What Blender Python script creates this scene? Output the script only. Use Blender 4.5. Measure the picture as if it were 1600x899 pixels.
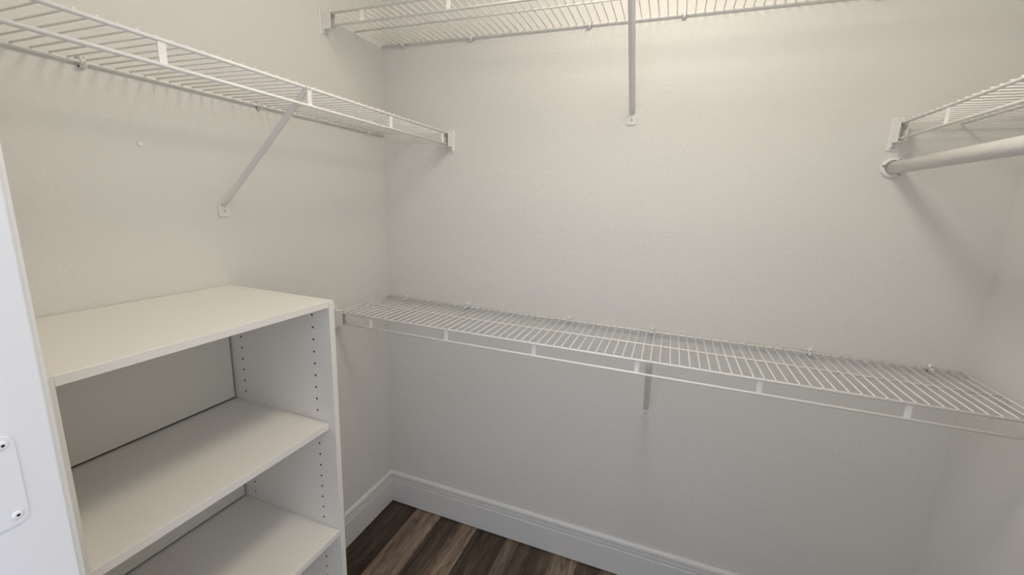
import bpy, bmesh, math, random
from mathutils import Vector, Matrix

for o in list(bpy.data.objects):
    bpy.data.objects.remove(o)
SC = bpy.context.scene
COL = SC.collection
R = math.radians

# ------------------------------------------------------------------ camera
cam = bpy.data.cameras.new('camera')
cam.sensor_fit = 'HORIZONTAL'
cam.sensor_width = 36.0
cam.lens = 36.0 * 657.065 / 1600.0
cam.clip_start = 0.01
camo = bpy.data.objects.new('camera', cam)
COL.objects.link(camo)
_r = Vector((0.934289, 0.354508, 0.037782))
_u = Vector((-0.105998, 0.175031, 0.97884))
_f = Vector((-0.340394, 0.918525, -0.201107))
camo.matrix_world = Matrix(((_r.x, _u.x, -_f.x, 1.129965),
                            (_r.y, _u.y, -_f.y, -1.489045),
                            (_r.z, _u.z, -_f.z, 1.432829),
                            (0, 0, 0, 1)))
SC.camera = camo

# ------------------------------------------------------------------ world: cool daylight of the room outside the closet door
world = bpy.data.worlds.new('daylight')
SC.world = world
world.use_nodes = True
bgn = world.node_tree.nodes['Background']
bgn.inputs[0].default_value = (0.80, 0.85, 1.0, 1)
bgn.inputs[1].default_value = 1.5

LAMP_POS = (1.06, -0.70)
LAMP_STRENGTH = 29.8
LAMP_COLOR = (1.0, 0.90, 0.74, 1)

SC.view_settings.view_transform = 'Standard'
SC.view_settings.look = 'None'
SC.view_settings.gamma = 1.0
SC.view_settings.use_curve_mapping = False
SC.view_settings.exposure = 0.0

# ------------------------------------------------------------------ materials
def mat(name, col, rough=0.5, bump=None, spec=0.5, metal=0.0):
    m = bpy.data.materials.new(name)
    m.use_nodes = True
    nt = m.node_tree
    b = nt.nodes['Principled BSDF']
    b.inputs['Base Color'].default_value = (*col, 1)
    b.inputs['Roughness'].default_value = rough
    b.inputs['Metallic'].default_value = metal
    b.inputs['Specular IOR Level'].default_value = spec
    if bump:
        tc = nt.nodes.new('ShaderNodeTexCoord')
        last = None
        for (scale, strength, dist, detail) in bump:
            n = nt.nodes.new('ShaderNodeTexNoise')
            n.inputs['Scale'].default_value = scale
            n.inputs['Detail'].default_value = detail
            nt.links.new(tc.outputs['Object'], n.inputs['Vector'])
            bp = nt.nodes.new('ShaderNodeBump')
            bp.inputs['Strength'].default_value = strength
            bp.inputs['Distance'].default_value = dist
            nt.links.new(n.outputs['Fac'], bp.inputs['Height'])
            if last:
                nt.links.new(last.outputs['Normal'], bp.inputs['Normal'])
            last = bp
        nt.links.new(last.outputs['Normal'], b.inputs['Normal'])
    return m

M_WALL = mat('wall_paint', (0.750, 0.745, 0.715), 0.62, bump=[(26, 0.25, 0.004, 3.0), (80, 0.42, 0.002, 2.0)], spec=0.35)
M_CEIL = mat('ceiling_paint', (0.82, 0.815, 0.80), 0.8, bump=[(60, 0.3, 0.003, 2.0)])
M_TRIM = mat('trim_paint', (0.83, 0.83, 0.825), 0.34)
M_BASE = mat('baseboard_paint', (0.75, 0.75, 0.74), 0.30)
M_WIRE = mat('vinyl_coated_wire', (0.90, 0.89, 0.87), 0.32)
M_PLAST = mat('white_plastic', (0.84, 0.83, 0.80), 0.4)
M_BRACE = mat('white_enamel_steel', (0.80, 0.79, 0.77), 0.4)
M_MELA = mat('white_melamine', (0.85, 0.825, 0.77), 0.36, bump=[(220, 0.05, 0.0005, 1.0)])
M_EDGE = mat('edge_banding', (0.83, 0.825, 0.80), 0.4)
M_BACK = mat('hardboard_back', (0.75, 0.73, 0.65), 0.5)
M_POLE = mat('white_enamel_pole', (0.83, 0.82, 0.80), 0.3)
M_SCREW = mat('screw_steel', (0.45, 0.44, 0.42), 0.4, metal=0.7)
M_SLOT = mat('screw_recess', (0.05, 0.05, 0.05), 0.7)
M_CHIP = mat('shaded_chipboard', (0.07, 0.05, 0.035), 0.9)  # chipboard inside the peg holes, darkened so the colour carries the hole's shade
M_GAP = mat('gap_shade_brown', (0.06, 0.045, 0.03), 0.85)  # very dark brown standing in for shade in the cabinet's back gaps
M_SUB = mat('subfloor', (0.03, 0.025, 0.02), 0.9)

def emis(name, col, st):
    m = bpy.data.materials.new(name)
    m.use_nodes = True
    b = m.node_tree.nodes['Principled BSDF']
    b.inputs['Base Color'].default_value = (0.9, 0.9, 0.9, 1)
    b.inputs['Emission Color'].default_value = col
    b.inputs['Emission Strength'].default_value = st
    return m
M_LAMP = emis('lit_lamp_glass', LAMP_COLOR, LAMP_STRENGTH)

def wood():
    m = bpy.data.materials.new('vinyl_plank_wood')
    m.use_nodes = True
    nt = m.node_tree
    N, L = nt.nodes, nt.links
    b = N['Principled BSDF']
    oi = N.new('ShaderNodeObjectInfo')
    tc = N.new('ShaderNodeTexCoord')
    off = N.new('ShaderNodeVectorMath'); off.operation = 'SCALE'
    cmb = N.new('ShaderNodeCombineXYZ')
    L.new(oi.outputs['Random'], cmb.inputs[0]); L.new(oi.outputs['Random'], cmb.inputs[1]); L.new(oi.outputs['Random'], cmb.inputs[2])
    L.new(cmb.outputs[0], off.inputs[0]); off.inputs['Scale'].default_value = 37.0
    add = N.new('ShaderNodeVectorMath'); add.operation = 'ADD'
    L.new(tc.outputs['Object'], add.inputs[0]); L.new(off.outputs[0], add.inputs[1])
    def noise(sx, sy, sc, det, dist=0.0, rough=0.55):
        mp = N.new('ShaderNodeMapping'); mp.inputs['Scale'].default_value = (sx, sy, 1)
        L.new(add.outputs[0], mp.inputs['Vector'])
        n = N.new('ShaderNodeTexNoise'); n.inputs['Scale'].default_value = sc
        n.inputs['Detail'].default_value = det; n.inputs['Distortion'].default_value = dist
        n.inputs['Roughness'].default_value = rough
        L.new(mp.outputs[0], n.inputs['Vector'])
        return n
    band = noise(14, 0.9, 1.0, 3.0, 0.5)         # broad tone strips inside a plank
    grain = noise(55, 4.0, 1.6, 7.0, 1.2, 0.7)  # grain
    knot = noise(16, 5.0, 1.2, 4.0, 1.6)
    r1 = N.new('ShaderNodeValToRGB')
    e = r1.color_ramp.elements
    e[0].position, e[0].color = 0.34, (0.080, 0.056, 0.041, 1)
    e[1].position, e[1].color = 0.66, (0.235, 0.196, 0.155, 1)
    k = r1.color_ramp.elements.new(0.50); k.color = (0.142, 0.109, 0.083, 1)
    L.new(band.outputs['Fac'], r1.inputs['Fac'])
    r2 = N.new('ShaderNodeValToRGB')
    e = r2.color_ramp.elements
    e[0].position, e[0].color = 0.32, (0.42, 0.38, 0.36, 1)
    e[1].position, e[1].color = 0.68, (1.25, 1.2, 1.15, 1)
    L.new(grain.outputs['Fac'], r2.inputs['Fac'])
    r3 = N.new('ShaderNodeValToRGB')
    e = r3.color_ramp.elements
    e[0].position, e[0].color = 0.33, (0.55, 0.5, 0.46, 1)
    e[1].position, e[1].color = 0.48, (1, 1, 1, 1)
    L.new(knot.outputs['Fac'], r3.inputs['Fac'])
    def mul(a, c):
        x = N.new('ShaderNodeMix'); x.data_type = 'RGBA'; x.blend_type = 'MULTIPLY'
        x.inputs[0].default_value = 1.0
        L.new(a, x.inputs[6]); L.new(c, x.inputs[7])
        return x.outputs[2]
    c = mul(mul(r1.outputs[0], r2.outputs[0]), r3.outputs[0])
    c = mul(c, oi.outputs['Color'])
    L.new(c, b.inputs['Base Color'])
    b.inputs['Roughness'].default_value = 0.42
    b.inputs['Specular IOR Level'].default_value = 0.35
    bp = N.new('ShaderNodeBump'); bp.inputs['Strength'].default_value = 0.25; bp.inputs['Distance'].default_value = 0.0008
    L.new(grain.outputs['Fac'], bp.inputs['Height']); L.new(bp.outputs[0], b.inputs['Normal'])
    return m
M_WOOD = wood()

# ------------------------------------------------------------------ mesh helpers
def new_bm():
    return bmesh.new()

def box(bm, x0, x1, y0, y1, z0, z1):
    v = [bm.verts.new(p) for p in ((x0, y0, z0), (x1, y0, z0), (x1, y1, z0), (x0, y1, z0),
                                   (x0, y0, z1), (x1, y0, z1), (x1, y1, z1), (x0, y1, z1))]
    for f in ((3, 2, 1, 0), (4, 5, 6, 7), (0, 1, 5, 4), (1, 2, 6, 5), (2, 3, 7, 6), (3, 0, 4, 7)):
        bm.faces.new([v[i] for i in f])

def tube(bm, a, b, r, n=10, r2=None):
    a, b = Vector(a), Vector(b)
    d = (b - a).normalized()
    s = d.orthogonal().normalized()
    t = d.cross(s)
    rb = r if r2 is None else r2
    A = [bm.verts.new(a + (s * math.cos(2 * math.pi * i / n) + t * math.sin(2 * math.pi * i / n)) * r) for i in range(n)]
    B = [bm.verts.new(b + (s * math.cos(2 * math.pi * i / n) + t * math.sin(2 * math.pi * i / n)) * rb) for i in range(n)]
    for i in range(n):
        f = bm.faces.new((A[i], A[(i + 1) % n], B[(i + 1) % n], B[i])); f.smooth = True
    bm.faces.new(A[::-1]); bm.faces.new(B)

def polytube(bm, pts, r, n=8):
    pts = [Vector(p) for p in pts]
    rings = []
    ref = None
    for i, p in enumerate(pts):
        d = (pts[min(i + 1, len(pts) - 1)] - pts[max(i - 1, 0)]).normalized()
        if ref is None:
            ref = d.orthogonal().normalized()
        s = (ref - d * ref.dot(d)).normalized(); ref = s
        t = d.cross(s)
        rings.append([bm.verts.new(p + (s * math.cos(2 * math.pi * k / n) + t * math.sin(2 * math.pi * k / n)) * r) for k in range(n)])
    for a, b in zip(rings, rings[1:]):
        for k in range(n):
            f = bm.faces.new((a[k], a[(k + 1) % n], b[(k + 1) % n], b[k])); f.smooth = True
    bm.faces.new(rings[0][::-1]); bm.faces.new(rings[-1])

def prism(bm, prof, fn0, fn1, closed=True, smooth=False):
    """sweep a 2-D profile from fn0(point) to fn1(point)"""
    A = [bm.verts.new(fn0(p)) for p in prof]
    B = [bm.verts.new(fn1(p)) for p in prof]
    n = len(prof)
    for i in range(n if closed else n - 1):
        f = bm.faces.new((A[i], A[(i + 1) % n], B[(i + 1) % n], B[i])); f.smooth = smooth
    if closed:
        bm.faces.new(A[::-1]); bm.faces.new(B)

def mesh_of(name, bm, m, bevel=0.0, seg=2):
    if bevel > 0:
        bmesh.ops.bevel(bm, geom=list(bm.edges), offset=bevel, segments=seg, affect='EDGES', profile=0.5, clamp_overlap=True)
    bmesh.ops.recalc_face_normals(bm, faces=list(bm.faces))
    me = bpy.data.meshes.new(name)
    bm.to_mesh(me); bm.free()
    me.materials.append(m)
    return me

def put(name, me, parent=None, loc=(0, 0, 0), rot=(0, 0, 0)):
    o = bpy.data.objects.new(name, me)
    COL.objects.link(o)
    o.parent = parent
    o.location = loc
    o.rotation_euler = rot
    return o

def obj(name, bm, m, parent=None, bevel=0.0, loc=(0, 0, 0), rot=(0, 0, 0), seg=2):
    return put(name, mesh_of(name, bm, m, bevel, seg), parent, loc, rot)

def thing(name, label, cat, loc=(0, 0, 0), rz=0.0, group=None):
    o = bpy.data.objects.new(name, None)
    COL.objects.link(o)
    o.empty_display_size = 0.05
    o.location = loc
    o.rotation_euler = (0, 0, rz)
    o['label'] = label; o['category'] = cat
    if group: o['group'] = group
    return o

def struct(o, label, cat):
    o['kind'] = 'structure'; o['label'] = label; o['category'] = cat
    return o

# ------------------------------------------------------------------ dimensions (metres)
W = 1.944          # closet width along the back wall
YF = -1.284        # inner face of the door wall
T = 0.115          # door wall thickness
H = 2.36
DX0, DX1, DH = 0.55, 1.312, 2.03   # door opening

# ------------------------------------------------------------------ room shell
bm = new_bm(); box(bm, -0.1, W + 0.1, 0.0, 0.1, 0, H)
struct(obj('wall_back', bm, M_WALL), 'long white textured back wall between the wire shelves', 'wall')
bm = new_bm(); box(bm, -0.1, 0.0, YF - T, 0.0, 0, H)
struct(obj('wall_left', bm, M_WALL), 'white textured left wall above the open cabinet', 'wall')
bm = new_bm(); box(bm, W, W + 0.1, YF - T, 0.0, 0, H)
struct(obj('wall_right', bm, M_WALL), 'white right wall at the far right edge behind the closet pole', 'wall')
bm = new_bm()
box(bm, -0.1, DX0 - 0.019, YF - T, YF, 0, H)
box(bm, DX1 + 0.019, W + 0.1, YF - T, YF, 0, H)
box(bm, DX0 - 0.019, DX1 + 0.019, YF - T, YF, DH + 0.019, H)
struct(obj('wall_front', bm, M_WALL), 'white door wall around the closet doorway', 'wall')
bm = new_bm(); box(bm, -0.1, W + 0.1, YF - T, 0.1, H, H + 0.08)
struct(obj('ceiling', bm, M_CEIL), 'white closet ceiling', 'ceiling')

# floor: sub-floor with planks laid towards the back wall
bm = new_bm(); box(bm, -0.1, W + 0.1, -2.6, 0.1, -0.05, -0.0045)
floor = struct(obj('floor', bm, M_SUB), 'dark brown wood-look plank floor', 'floor')
rnd = random.Random(5)
STRIPS = [(0.155, 0.45), (0.128, 1.7), (0.090, 0.62), (0.092, 1.9), (0.142, 0.60), (0.062, 1.15), (0.140, 0.70),
          (0.110, 1.35), (0.095, 0.75), (0.150, 1.10), (0.128, 0.6), (0.092, 1.4), (0.150, 0.8), (0.09, 1.3), (0.14, 0.7), (0.13, 1.2), (0.15, 0.8)]
joints = {0: -0.62, 1: -0.93, 2: -0.50, 3: -0.80, 4: -0.60, 5: -0.70}
plank_me = {}
def plank_mesh(w, l):
    key = (round(w, 4), round(l, 4))
    if key not in plank_me:
        b = new_bm(); box(b, 0, w, 0, l, -0.0045, 0.0)
        top = [e for e in b.edges if all(v.co.z > -0.001 for v in e.verts)]
        bmesh.ops.bevel(b, geom=top, offset=0.0009, segments=1, affect='EDGES')
        plank_me[key] = mesh_of('plank', b, M_WOOD)
    return plank_me[key]
i = 0
x = -0.005
while x < W + 0.02:
    PW, tone = STRIPS[i]
    w = PW - 0.0006
    if x + w > W + 0.02: w = W + 0.02 - x
    y1 = 0.005
    y0 = joints.get(i, -0.3 - rnd.random() * 0.8)
    c = (tone * 1.1, tone * 1.12, tone * 1.16) if tone > 1 else (tone, tone * 0.96, tone * 0.93)
    first = True
    while y1 > -2.59:
        l = y1 - max(y0, -2.6)
        p = put('plank', plank_mesh(w, l), floor, (x, y1 - l, 0))
        if not first:
            s = rnd.uniform(0.65, 1.35); c = (s, s * 0.98, s * 0.96)
        p.color = (*c, 1)
        first = False
        y1 = y1 - l - 0.0007
        y0 = y1 - 1.2
    x += PW; i += 1

# baseboards with a grooved cap
BB = [(0, 0.0045), (0.0150, 0.0045), (0.0150, 0.1120), (0.0140, 0.1150), (0.0080, 0.1160), (0.0080, 0.1190), (0.0125, 0.1205),
      (0.0125, 0.1280), (0.0060, 0.1295), (0.0060, 0.1335), (0.0110, 0.1350), (0.0110, 0.1440), (0.0090, 0.1500), (0.0055, 0.1545), (0, 0.155)]
bm = new_bm(); prism(bm, BB, lambda p: (0, -p[0], p[1]), lambda p: (W, -p[0], p[1]))
struct(obj('baseboard_back', bm, M_BASE), 'white grooved baseboard under the back wall', 'baseboard')
bm = new_bm(); prism(bm, BB, lambda p: (p[0], 0, p[1]), lambda p: (p[0], -0.694, p[1]))
struct(obj('baseboard_left', bm, M_BASE), 'short white grooved baseboard between the cabinet and the corner', 'baseboard')
bm = new_bm(); prism(bm, BB, lambda p: (W - p[0], 0, p[1]), lambda p: (W - p[0], YF, p[1]))
struct(obj('baseboard_right', bm, M_BASE), 'white grooved baseboard along the right wall', 'baseboard')

# door frame: jambs, head, casing on the closet side, hinge leaf
trim = bpy.data.objects.new('trim_1', None); COL.objects.link(trim)
struct(trim, 'white painted door frame at the far left edge', 'door frame')
def jamb(x0, x1, z0, z1):
    b = new_bm(); box(b, x0, x1, YF - T - 0.001, YF + 0.001, z0, z1)
    return obj('jamb', b, M_TRIM, trim, bevel=0.0015)
jl = jamb(DX0 - 0.019, DX0, 0.0, DH)
jamb(DX1, DX1 + 0.019, 0.0, DH)
b = new_bm(); box(b, DX0 - 0.019, DX1 + 0.019, YF - T - 0.001, YF + 0.001, DH, DH + 0.019)
obj('head_jamb', b, M_TRIM, trim, bevel=0.0015)
CS = [(0.0, 0.0), (0.0, 0.0045), (0.0015, 0.0075), (0.005, 0.0085), (0.012, 0.0085), (0.020, 0.0105), (0.035, 0.0135), (0.050, 0.0150), (0.056, 0.0150), (0.057, 0.013), (0.057, 0.0)]
for side in (0, 1):     # inside (closet) and outside casing
    yb, sg = (YF, 1) if side == 0 else (YF - T, -1)
    for xs, sx in ((DX0 - 0.006, -1), (DX1 + 0.006, 1)):
        b = new_bm()
        prism(b, CS, lambda p: (xs + sx * p[0], yb + sg * p[1], 0.0), lambda p: (xs + sx * p[0], yb + sg * p[1], DH + 0.006 + p[0]))
        obj('casing', b, M_TRIM, trim)
    b = new_bm()
    prism(b, CS, lambda p: (DX0 - 0.006 - p[0], yb + sg * p[1], DH + 0.006 + p[0]), lambda p: (DX1 + 0.006 + p[0], yb + sg * p[1], DH + 0.006 + p[0]))
    obj('casing', b, M_TRIM, trim)
# painted-over hinge leaf let into the jamb
b = new_bm()
y0, y1, z0, z1, rr = YF - 0.062, YF - 0.0265, 1.0985, 1.1925, 0.007
pr = []
for cx_, cz_, a0 in ((y1 - rr, z1 - rr, 0), (y0 + rr, z1 - rr, 90), (y0 + rr, z0 + rr, 180), (y1 - rr, z0 + rr, 270)):
    for k in range(6):
        a = R(a0 + k * 18)
        pr.append((cx_ + rr * math.cos(a), cz_ + rr * math.sin(a)))
prism(b, pr, lambda p: (DX0 - 0.001, p[0], p[1]), lambda p: (DX0 + 0.0016, p[0], p[1]))
hl = obj('hinge_leaf', b, M_TRIM, trim, bevel=0.0006, seg=1)
hl['label'] = 'hinge leaf painted over white with screws'
def screw_mesh(r, slot=True, m=M_SCREW):
    b = new_bm()
    # domed head, axis +x
    rings = [(0.0, r), (r * 0.25, r * 0.95), (r * 0.45, r * 0.7)]
    prev = None
    for (h, q) in rings:
        cur = [b.verts.new((h, q * math.cos(2 * math.pi * k / 12), q * math.sin(2 * math.pi * k / 12))) for k in range(12)]
        if prev:
            for k in range(12):
                f = b.faces.new((prev[k], prev[(k + 1) % 12], cur[(k + 1) % 12], cur[k])); f.smooth = True
        prev = cur
    # recess
    inner = [b.verts.new((r * 0.45, v.co.y * 0.5, v.co.z * 0.5)) for v in prev]
    deep = [b.verts.new((r * 0.1, v.co.y * 0.3, v.co.z * 0.3)) for v in prev]
    mats = []
    for k in range(12):
        b.faces.new((prev[k], prev[(k + 1) % 12], inner[(k + 1) % 12], inner[k]))
        f = b.faces.new((inner[k], inner[(k + 1) % 12], deep[(k + 1) % 12], deep[k])); f.material_index = 1
    f = b.faces.new(deep); f.material_index = 1
    me = mesh_of('screw', b, m)
    me.materials.append(M_SLOT)
    return me
SCR_PAINT = screw_mesh(0.0042, m=M_TRIM)
SCR = screw_mesh(0.0034)
SCR_W = screw_mesh(0.0036, m=M_PLAST)
SCR_F = screw_mesh(0.0050, m=M_PLAST)
for (yy, zz) in ((YF - 0.0345, 1.1085), (YF - 0.0345, 1.1845), (YF - 0.050, 1.1465)):
    put('screw', SCR_PAINT, hl, (DX0 + 0.0014, yy, zz))

# ------------------------------------------------------------------ ceiling lamp (above the frame)
lamp = thing('ceiling_lamp', 'round flush ceiling lamp with a glowing glass dome', 'ceiling lamp', (LAMP_POS[0], LAMP_POS[1], H))
b = new_bm(); tube(b, (0, 0, 0), (0, 0, -0.022), 0.165, 40)
obj('base_ring', b, M_PLAST, lamp, bevel=0.002, seg=1)
b = new_bm()
prev = None
for k in range(9):
    a = R(90 * k / 8)
    z, q = -0.022 - 0.11 * math.sin(a), 0.15 * math.cos(a)
    if k == 8:
        tip = b.verts.new((0, 0, z))
        for j in range(32):
            f = b.faces.new((prev[j], prev[(j + 1) % 32], tip)); f.smooth = True
        break
    cur = [b.verts.new((q * math.cos(2 * math.pi * j / 32), q * math.sin(2 * math.pi * j / 32), z)) for j in range(32)]
    if prev:
        for j in range(32):
            f = b.faces.new((prev[j], prev[(j + 1) % 32], cur[(j + 1) % 32], cur[j])); f.smooth = True
    prev = cur
obj('glass_dome', b, M_LAMP, lamp)

# ------------------------------------------------------------------ wire shelves
RR, RB, RW = 0.0036, 0.0029, 0.00175      # front rails, back rails, deck wires

def end_bracket(shelf, s, dr, d, h):
    """moulded pocket that carries the two front rails at a side wall"""
    L = 0.042
    b = new_bm()
    s0, s1 = s, s + dr * L
    def bx(a, c, y0, y1, z0, z1):
        box(b, min(a, c), max(a, c), y0, y1, z0, z1)
    yo, yi = -d - 0.0062, -d + 0.012
    zt, zb = 0.0075, -h - 0.0075
    bx(s0, s1, yo, yo + 0.0022, zb, zt)                  # outer cheek
    bx(s0, s1 + dr * 0.004, yi - 0.0022, yi, zb, zt)     # inner cheek
    bx(s0, s1, yo + 0.0022, yi - 0.0022, zb, zb + 0.0022)    # floor of the pocket
    bx(s0, s1 - dr * 0.01, yo + 0.0022, yi - 0.0022, zt - 0.0022, zt)
    bx(s0 + dr * 0.0002, s0 + dr * 0.0024, yo - 0.004, yi + 0.004, zb - 0.019, zt + 0.012)   # wall plate
    bx(s0 + dr * 0.018, s0 + dr * 0.0195, yo + 0.0022, yi - 0.0022, zb + 0.0022, zt - 0.0022)
    # ribs to the wall plate
    bx(s0 + dr * 0.0024, s0 + dr * 0.014, yo, yo + 0.002, zt, zt + 0.007)
    bx(s0 + dr * 0.0024, s0 + dr * 0.014, yo, yo + 0.002, zb - 0.012, zb)
    br = obj('end_bracket', b, M_PLAST, shelf)
    for z in (zb - 0.011, zt + 0.006):
        put('screw', SCR_W, br, (s0 + dr * 0.0022, (yo + yi) / 2 + 0.002, z), (0, 0, 0 if dr > 0 else math.pi))

def clip_mesh():
    b = new_bm()
    tube(b, (0, -0.0006, 0.0075), (0, -0.0110, 0.0075), 0.0072, 16)           # screw boss
    tube(b, (0, -0.0110, 0.0075), (0, -0.0132, 0.0075), 0.0072, 16, 0.0052)
    box(b, -0.0050, 0.0050, -0.0060, -0.0006, -0.010, 0.0075)                 # body behind the rail
    prof = [(-0.0006, -0.0100), (-0.0060, -0.0108), (-0.0122, -0.0085), (-0.0145, -0.004), (-0.0145, 0.0025), (-0.0122, 0.0030),
            (-0.0116, -0.0030), (-0.0085, -0.0062), (-0.0006, -0.0062)]        # hook round the rail
    prism(b, prof, lambda p: (-0.0050, p[0], p[1]), lambda p: (0.0050, p[0], p[1]))
    polytube(b, [(-0.003, -0.012, -0.006), (-0.0035, -0.019, -0.0045), (-0.0045, -0.026, 0.0)], 0.0021, 7)   # locking prong
    return mesh_of('wall_clip', b, M_PLAST)
CLIP = clip_mesh()

def wall_clip(shelf, s, up=True):
    c = put('wall_clip', CLIP, shelf, (s, 0, 0.0), (0, 0, 0) if up else (0, math.pi, 0))
    put('screw', SCR, c, (0, -0.0120, 0.0075), (0, 0, -math.pi / 2))

def post_mesh(h):
    b = new_bm()
    n = 8
    prof = []
    for k in range(n + 1):
        z = 0.002 - (h + 0.004) * k / n
        bow = 0.0016 * math.sin(math.pi * k / n)
        prof.append((-0.0022 + bow, z))
    back = [(y + 0.0022, z) for (y, z) in prof[::-1]]
    prism(b, prof + back, lambda p: (-0.0062, p[0], p[1]), lambda p: (0.0062, p[0], p[1]))
    return mesh_of('post', b, M_WIRE)

def brace(shelf, s, d, drop):
    """diagonal steel brace from the wall up to the front rail"""
    A = Vector((0, -0.0035, -drop + 0.016))
    B = Vector((0, -d + 0.004, -0.005))
    ax = (B - A).normalized()
    nn = Vector((0, -ax.z, ax.y)); 
    if nn.z > 0: nn = -nn                 # outward / downward normal
    def sec(w, dep, o):
        th = 0.0016
        outer = [(-w / 2, 0), (-w * 0.09, dep), (w * 0.09, dep), (w / 2, 0)]
        inner = [(w / 2 - th, -0.0004), (w * 0.05, dep - th), (-w * 0.05, dep - th), (-w / 2 + th, -0.0004)]
        return [b.verts.new(o + Vector((x, 0, 0)) + nn * y) for x, y in outer + inner]
    b = new_bm()
    Ln = (B - A).length
    secs = [sec(0.019, 0.0022, A), sec(0.0195, 0.0085, A + ax * 0.03), sec(0.0195, 0.0085, A + ax * (Ln - 0.03)), sec(0.016, 0.0045, B)]
    for p, q in zip(secs, secs[1:]):
        for k in range(8):
            b.faces.new((p[k], p[(k + 1) % 8], q[(k + 1) % 8], q[k]))
    b.faces.new(secs[0][::-1]); b.faces.new(secs[-1])
    # hooks over the front rail
    for x in (-0.0055, 0.0055):
        pts = [(x, -d + 0.006, -0.006)]
        for k in range(8):
            a = R(-20 + k * 30)
            pts.append((x, -d + 0.0047 * math.cos(a), 0.0047 * math.sin(a)))
        polytube(b, pts, 0.0013, 6)
    st = obj('support_brace', b, M_BRACE, shelf, loc=(s, 0, 0))
    # foot plate
    b = new_bm()
    w, z0, z1, q = 0.0155, -drop - 0.017, -drop + 0.026, 0.007
    pr = [(-w * 0.75, z1), (-w, z1 - 0.010)]
    for cx_, a0 in ((-w + q, 180), (w - q, 270)):
        for k in range(5):
            a = R(a0 + k * 22.5); pr.append((cx_ + q * math.cos(a), z0 + q + q * math.sin(a)))
    pr += [(w, z1 - 0.010), (w * 0.75, z1)]
    prism(b, pr, lambda p: (p[0], -0.0004, p[1]), lambda p: (p[0], -0.0034, p[1]))
    obj('foot_plate', b, M_BRACE, st, bevel=0.0005, seg=1)
    put('screw', SCR_F, st, (0, -0.0032, -drop - 0.001), (0, 0, -math.pi / 2))

def wire_shelf(label, loc, rz, s0, s1, d, h, posts, clips, braces, ends, wire0):
    t = thing('wire_shelf', label, 'wire shelf', loc, rz, 'white wire closet shelves')
    a, c = s0 + 0.006, s1 - 0.006
    for nm, y, z, r in (('front_rail', -d, 0, RR), ('lip_rail', -d, -h, RR), ('middle_rail', -d * 0.515, 0, RB), ('back_rail', -0.0085, 0, RB)):
        b = new_bm(); tube(b, (a, y, z), (c, y, z), r, 12)
        obj(nm, b, M_WIRE, t)
    b = new_bm()
    polytube(b, [(0, -0.0065, 0.0032), (0, -d * 0.5, 0.0036), (0, -d - 0.003, 0.0040)], RW, 6)
    wm = mesh_of('deck_wire', b, M_WIRE)
    s = wire0
    k = math.ceil((s0 + 0.012 - wire0) / 0.0254)
    while True:
        s = wire0 + k * 0.0254
        if s > s1 - 0.012: break
        put('deck_wire', wm, t, (s, 0, 0), (rnd.uniform(-0.0015, 0.0015), 0, rnd.uniform(-0.004, 0.004)))
        k += 1
    pm = post_mesh(h)
    for s in posts:
        put('post', pm, t, (s, -d, 0))
    for s in clips: wall_clip(t, s)
    for s, drop in braces: brace(t, s, d, drop)
    for e, dr in ends: end_bracket(t, e, dr, d, h)
    return t

S = 0.3048
wire_shelf('long low white wire shelf across the back wall at waist height', (0, 0, 1.009), 0, 0, W, 0.3148, 0.0396,
           [0.1644 + k * S for k in range(6)], [0.104, 0.392, 0.811, 1.1035, 1.568, 1.86], [(1.111, 0.307)], [(0, 1), (W, -1)], 1.113)
wire_shelf('highest white wire shelf across the back wall, cut by the top of the photo', (0, 0, 1.9989), 0, 0, W, 0.3077, 0.0376,
           [0.1598 + k * S for k in range(6)], [0.106, 0.390, 0.8125, 1.096, 1.568, 1.86], [(0.971, 0.292)], [(0, 1), (W, -1)], 0.975)
yL0 = -0.3785
wire_shelf('white wire shelf on the left wall above the open cabinet', (0, 0, 1.670), math.pi / 2, YF, 0, 0.3132, 0.0385,
           [yL0 + S] + [yL0 - k * S for k in range(3)], [-0.1045, -0.564, -0.949], [(-0.690, 0.291)], [(0, -1), (YF, 1)], -0.692)
wire_shelf('short stretch of white wire shelf at the right edge above the round pole', (W, 0, 1.672), -math.pi / 2, 0, -YF, W - 1.666, 0.0395,
           [0.242 + k * S for k in range(4)], [0.12, 0.55, 0.95], [], [(0, 1), (-YF, -1)], 0.02)

# ------------------------------------------------------------------ closet pole under the right shelf
px, pz = 1.678, 1.5615
rod = thing('closet_rod', 'thick round white closet pole under the right wire shelf', 'closet rod', (px, 0, pz))
b = new_bm(); tube(b, (0, -0.006, 0), (0, YF + 0.006, -0.004), 0.0168, 28)
obj('pole', b, M_POLE, rod)
def cup(y, dr):
    b = new_bm()
    n, ri, ro, dz = 32, 0.0188, 0.0272, 0.0018      # thick flange with an oversize socket hole
    def ring(q, yy, z0):
        return [b.verts.new((q * math.cos(2 * math.pi * k / n), yy, z0 + q * math.sin(2 * math.pi * k / n))) for k in range(n)]
    ya, yb = y + dr * 0.0004, y + dr * 0.0060
    rs = [ring(ro, ya, 0), ring(ro, yb - dr * 0.003, 0), ring(ro - 0.003, yb, 0), ring(ri, yb, dz), ring(ri, ya, dz)]
    for p, q in zip(rs, rs[1:]):
        for k in range(n):
            f = b.faces.new((p[k], p[(k + 1) % n], q[(k + 1) % n], q[k])); f.smooth = p is rs[1]
    b.faces.new(rs[-1])
    c = obj('cup_flange', b, M_PLAST, rod)
    for aa in (168, 310, 60):
        put('screw', SCR, c, (0.0230 * math.cos(R(aa)), y + dr * 0.0056, 0.0230 * math.sin(R(aa))), (0, 0, dr * math.pi / 2))
cup(0.0, -1)
cup(YF, 1)

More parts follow.
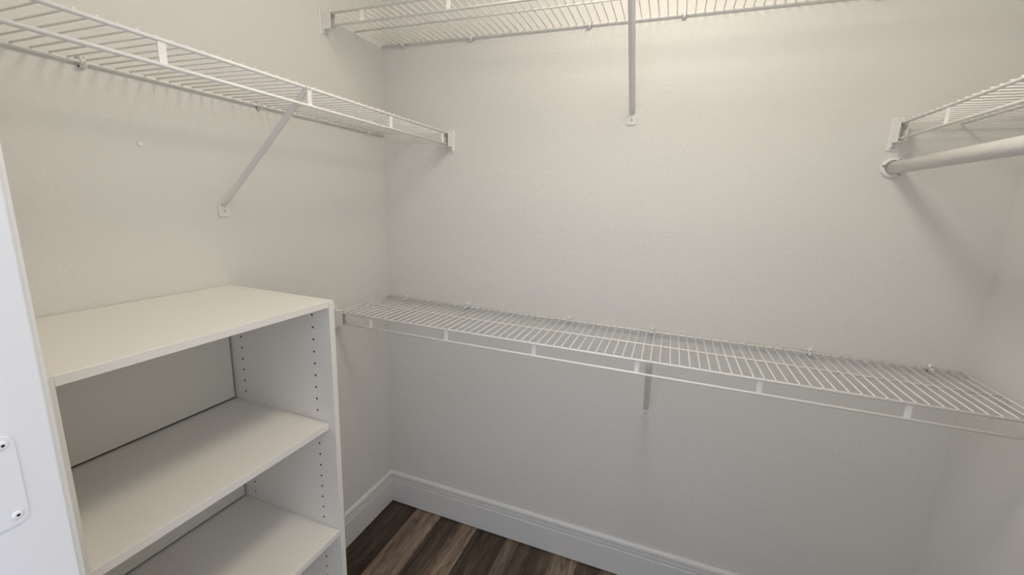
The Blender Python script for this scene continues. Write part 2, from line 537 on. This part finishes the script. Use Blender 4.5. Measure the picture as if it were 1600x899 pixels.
# ------------------------------------------------------------------ open cabinet
XC, YC, ZC, TH = 0.3676, -0.6963, 1.1767, 0.016
YI1, YI0 = YC - TH, -1.207            # inner faces
cab = thing('open_shelf_cabinet', 'white open-front shelf cabinet standing against the left wall', 'cabinet', (0.0, (YC + YI0 - TH) / 2, 0))
cy0 = (YC + YI0 - TH) / 2
def cpart(name, x0, x1, y0, y1, z0, z1, m=M_MELA, bev=0.0006):
    b = new_bm(); box(b, x0, x1, y0 - cy0, y1 - cy0, z0, z1)
    return obj(name, b, m, cab, bevel=bev, seg=1)

def side_panel(yin, yout):
    """panel with drilled peg holes in its inner face"""
    y0, y1 = min(yin, yout), max(yin, yout)
    b = new_bm(); box(b, 0.002, XC, y0 - cy0, y1 - cy0, 0.0, ZC)
    me = mesh_of('side_panel', b, M_MELA)
    o = put('side_panel', me, cab)
    b = new_bm()
    sg = 1 if yout > yin else -1
    for xh in (0.0505, 0.3115):
        for k in range(32):
            z = 1.1354 - k * 0.0323
            if z < 0.12: break
            if any(abs(z - q) < 0.014 for q in (0.524, 0.839, 0.26)): continue
            tube(b, (xh, yin - sg * 0.004 - cy0, z), (xh, yin + sg * 0.010 - cy0, z), 0.0029, 10)
    bmesh.ops.recalc_face_normals(b, faces=list(b.faces))
    cme = bpy.data.meshes.new('cut'); b.to_mesh(cme); b.free()
    cut = bpy.data.objects.new('cut', cme); COL.objects.link(cut); cut.parent = cab
    md = o.modifiers.new('holes', 'BOOLEAN'); md.operation = 'DIFFERENCE'; md.object = cut; md.solver = 'EXACT'
    bpy.context.view_layer.update()
    dg = bpy.context.evaluated_depsgraph_get()
    nm = bpy.data.meshes.new_from_object(o.evaluated_get(dg))
    o.modifiers.clear()
    o.data = nm
    for p in nm.polygons: p.use_smooth = False
    if not nm.materials: nm.materials.append(M_MELA)
    nm.materials.append(M_CHIP)
    ya, yb = y0 - cy0, y1 - cy0
    for p in nm.polygons:
        c = p.center
        p.material_index = 1 if (ya + 0.0005 < c.y < yb - 0.0005 and 0.004 < c.x < XC - 0.004 and 0.01 < c.z < ZC - 0.01) else 0
    bpy.data.objects.remove(cut)
    return o
side_panel(YI1, YC)
side_panel(YI0, YI0 - TH)
cpart('top_panel', 0.002, XC - 0.0004, YI0 + 0.0002, YI1 - 0.0002, ZC - TH, ZC - 0.0002)
SH = [(0.8484, 0.349, 0.018, True), (0.5305, XC - 0.001, 0.016, False), (0.270, 0.349, 0.018, True), (0.085, XC - 0.001, 0.016, False)]
for z, xf, th, adj in SH:
    g = 0.0008 if adj else 0.0002
    cpart('shelf', 0.0045, xf, YI0 + g, YI1 - g, z - th, z)
cpart('kick_board', XC - 0.030, XC - 0.014, YI0 + 0.0005, YI1 - 0.0005, 0.0, 0.069)
cpart('gap_shade_board', 0.0010, 0.0040, YI0 + 0.0005, YI1 - 0.0005, 0.02, ZC - TH - 0.001, M_GAP, 0.0)  # added dark sheet that paints the shade seen through the back panel gaps
lv = [q[0] for q in SH][::-1]
tops = [q[0] - q[2] for q in SH][::-1][1:] + [ZC - TH]
for z, zt in zip(lv, tops):          # white liner boards between the shelves, with open gaps at their edges
    cpart('back_panel', 0.0075, 0.0105, YI0 + 0.0055, YI1 - 0.0055, z + 0.0055, zt - 0.001, M_BACK, 0.0)

# paint-covered plug in the left wall
b = new_bm()
tube(b, (0.0002, 0, 0), (0.0022, 0, 0), 0.0062, 18, 0.0050)
pg = obj('wall_plug', b, M_PLAST, None, loc=(0, -0.8644, 1.5267))
pg['label'] = 'small round painted-over screw plug on the left wall'; pg['category'] = 'wall plug'
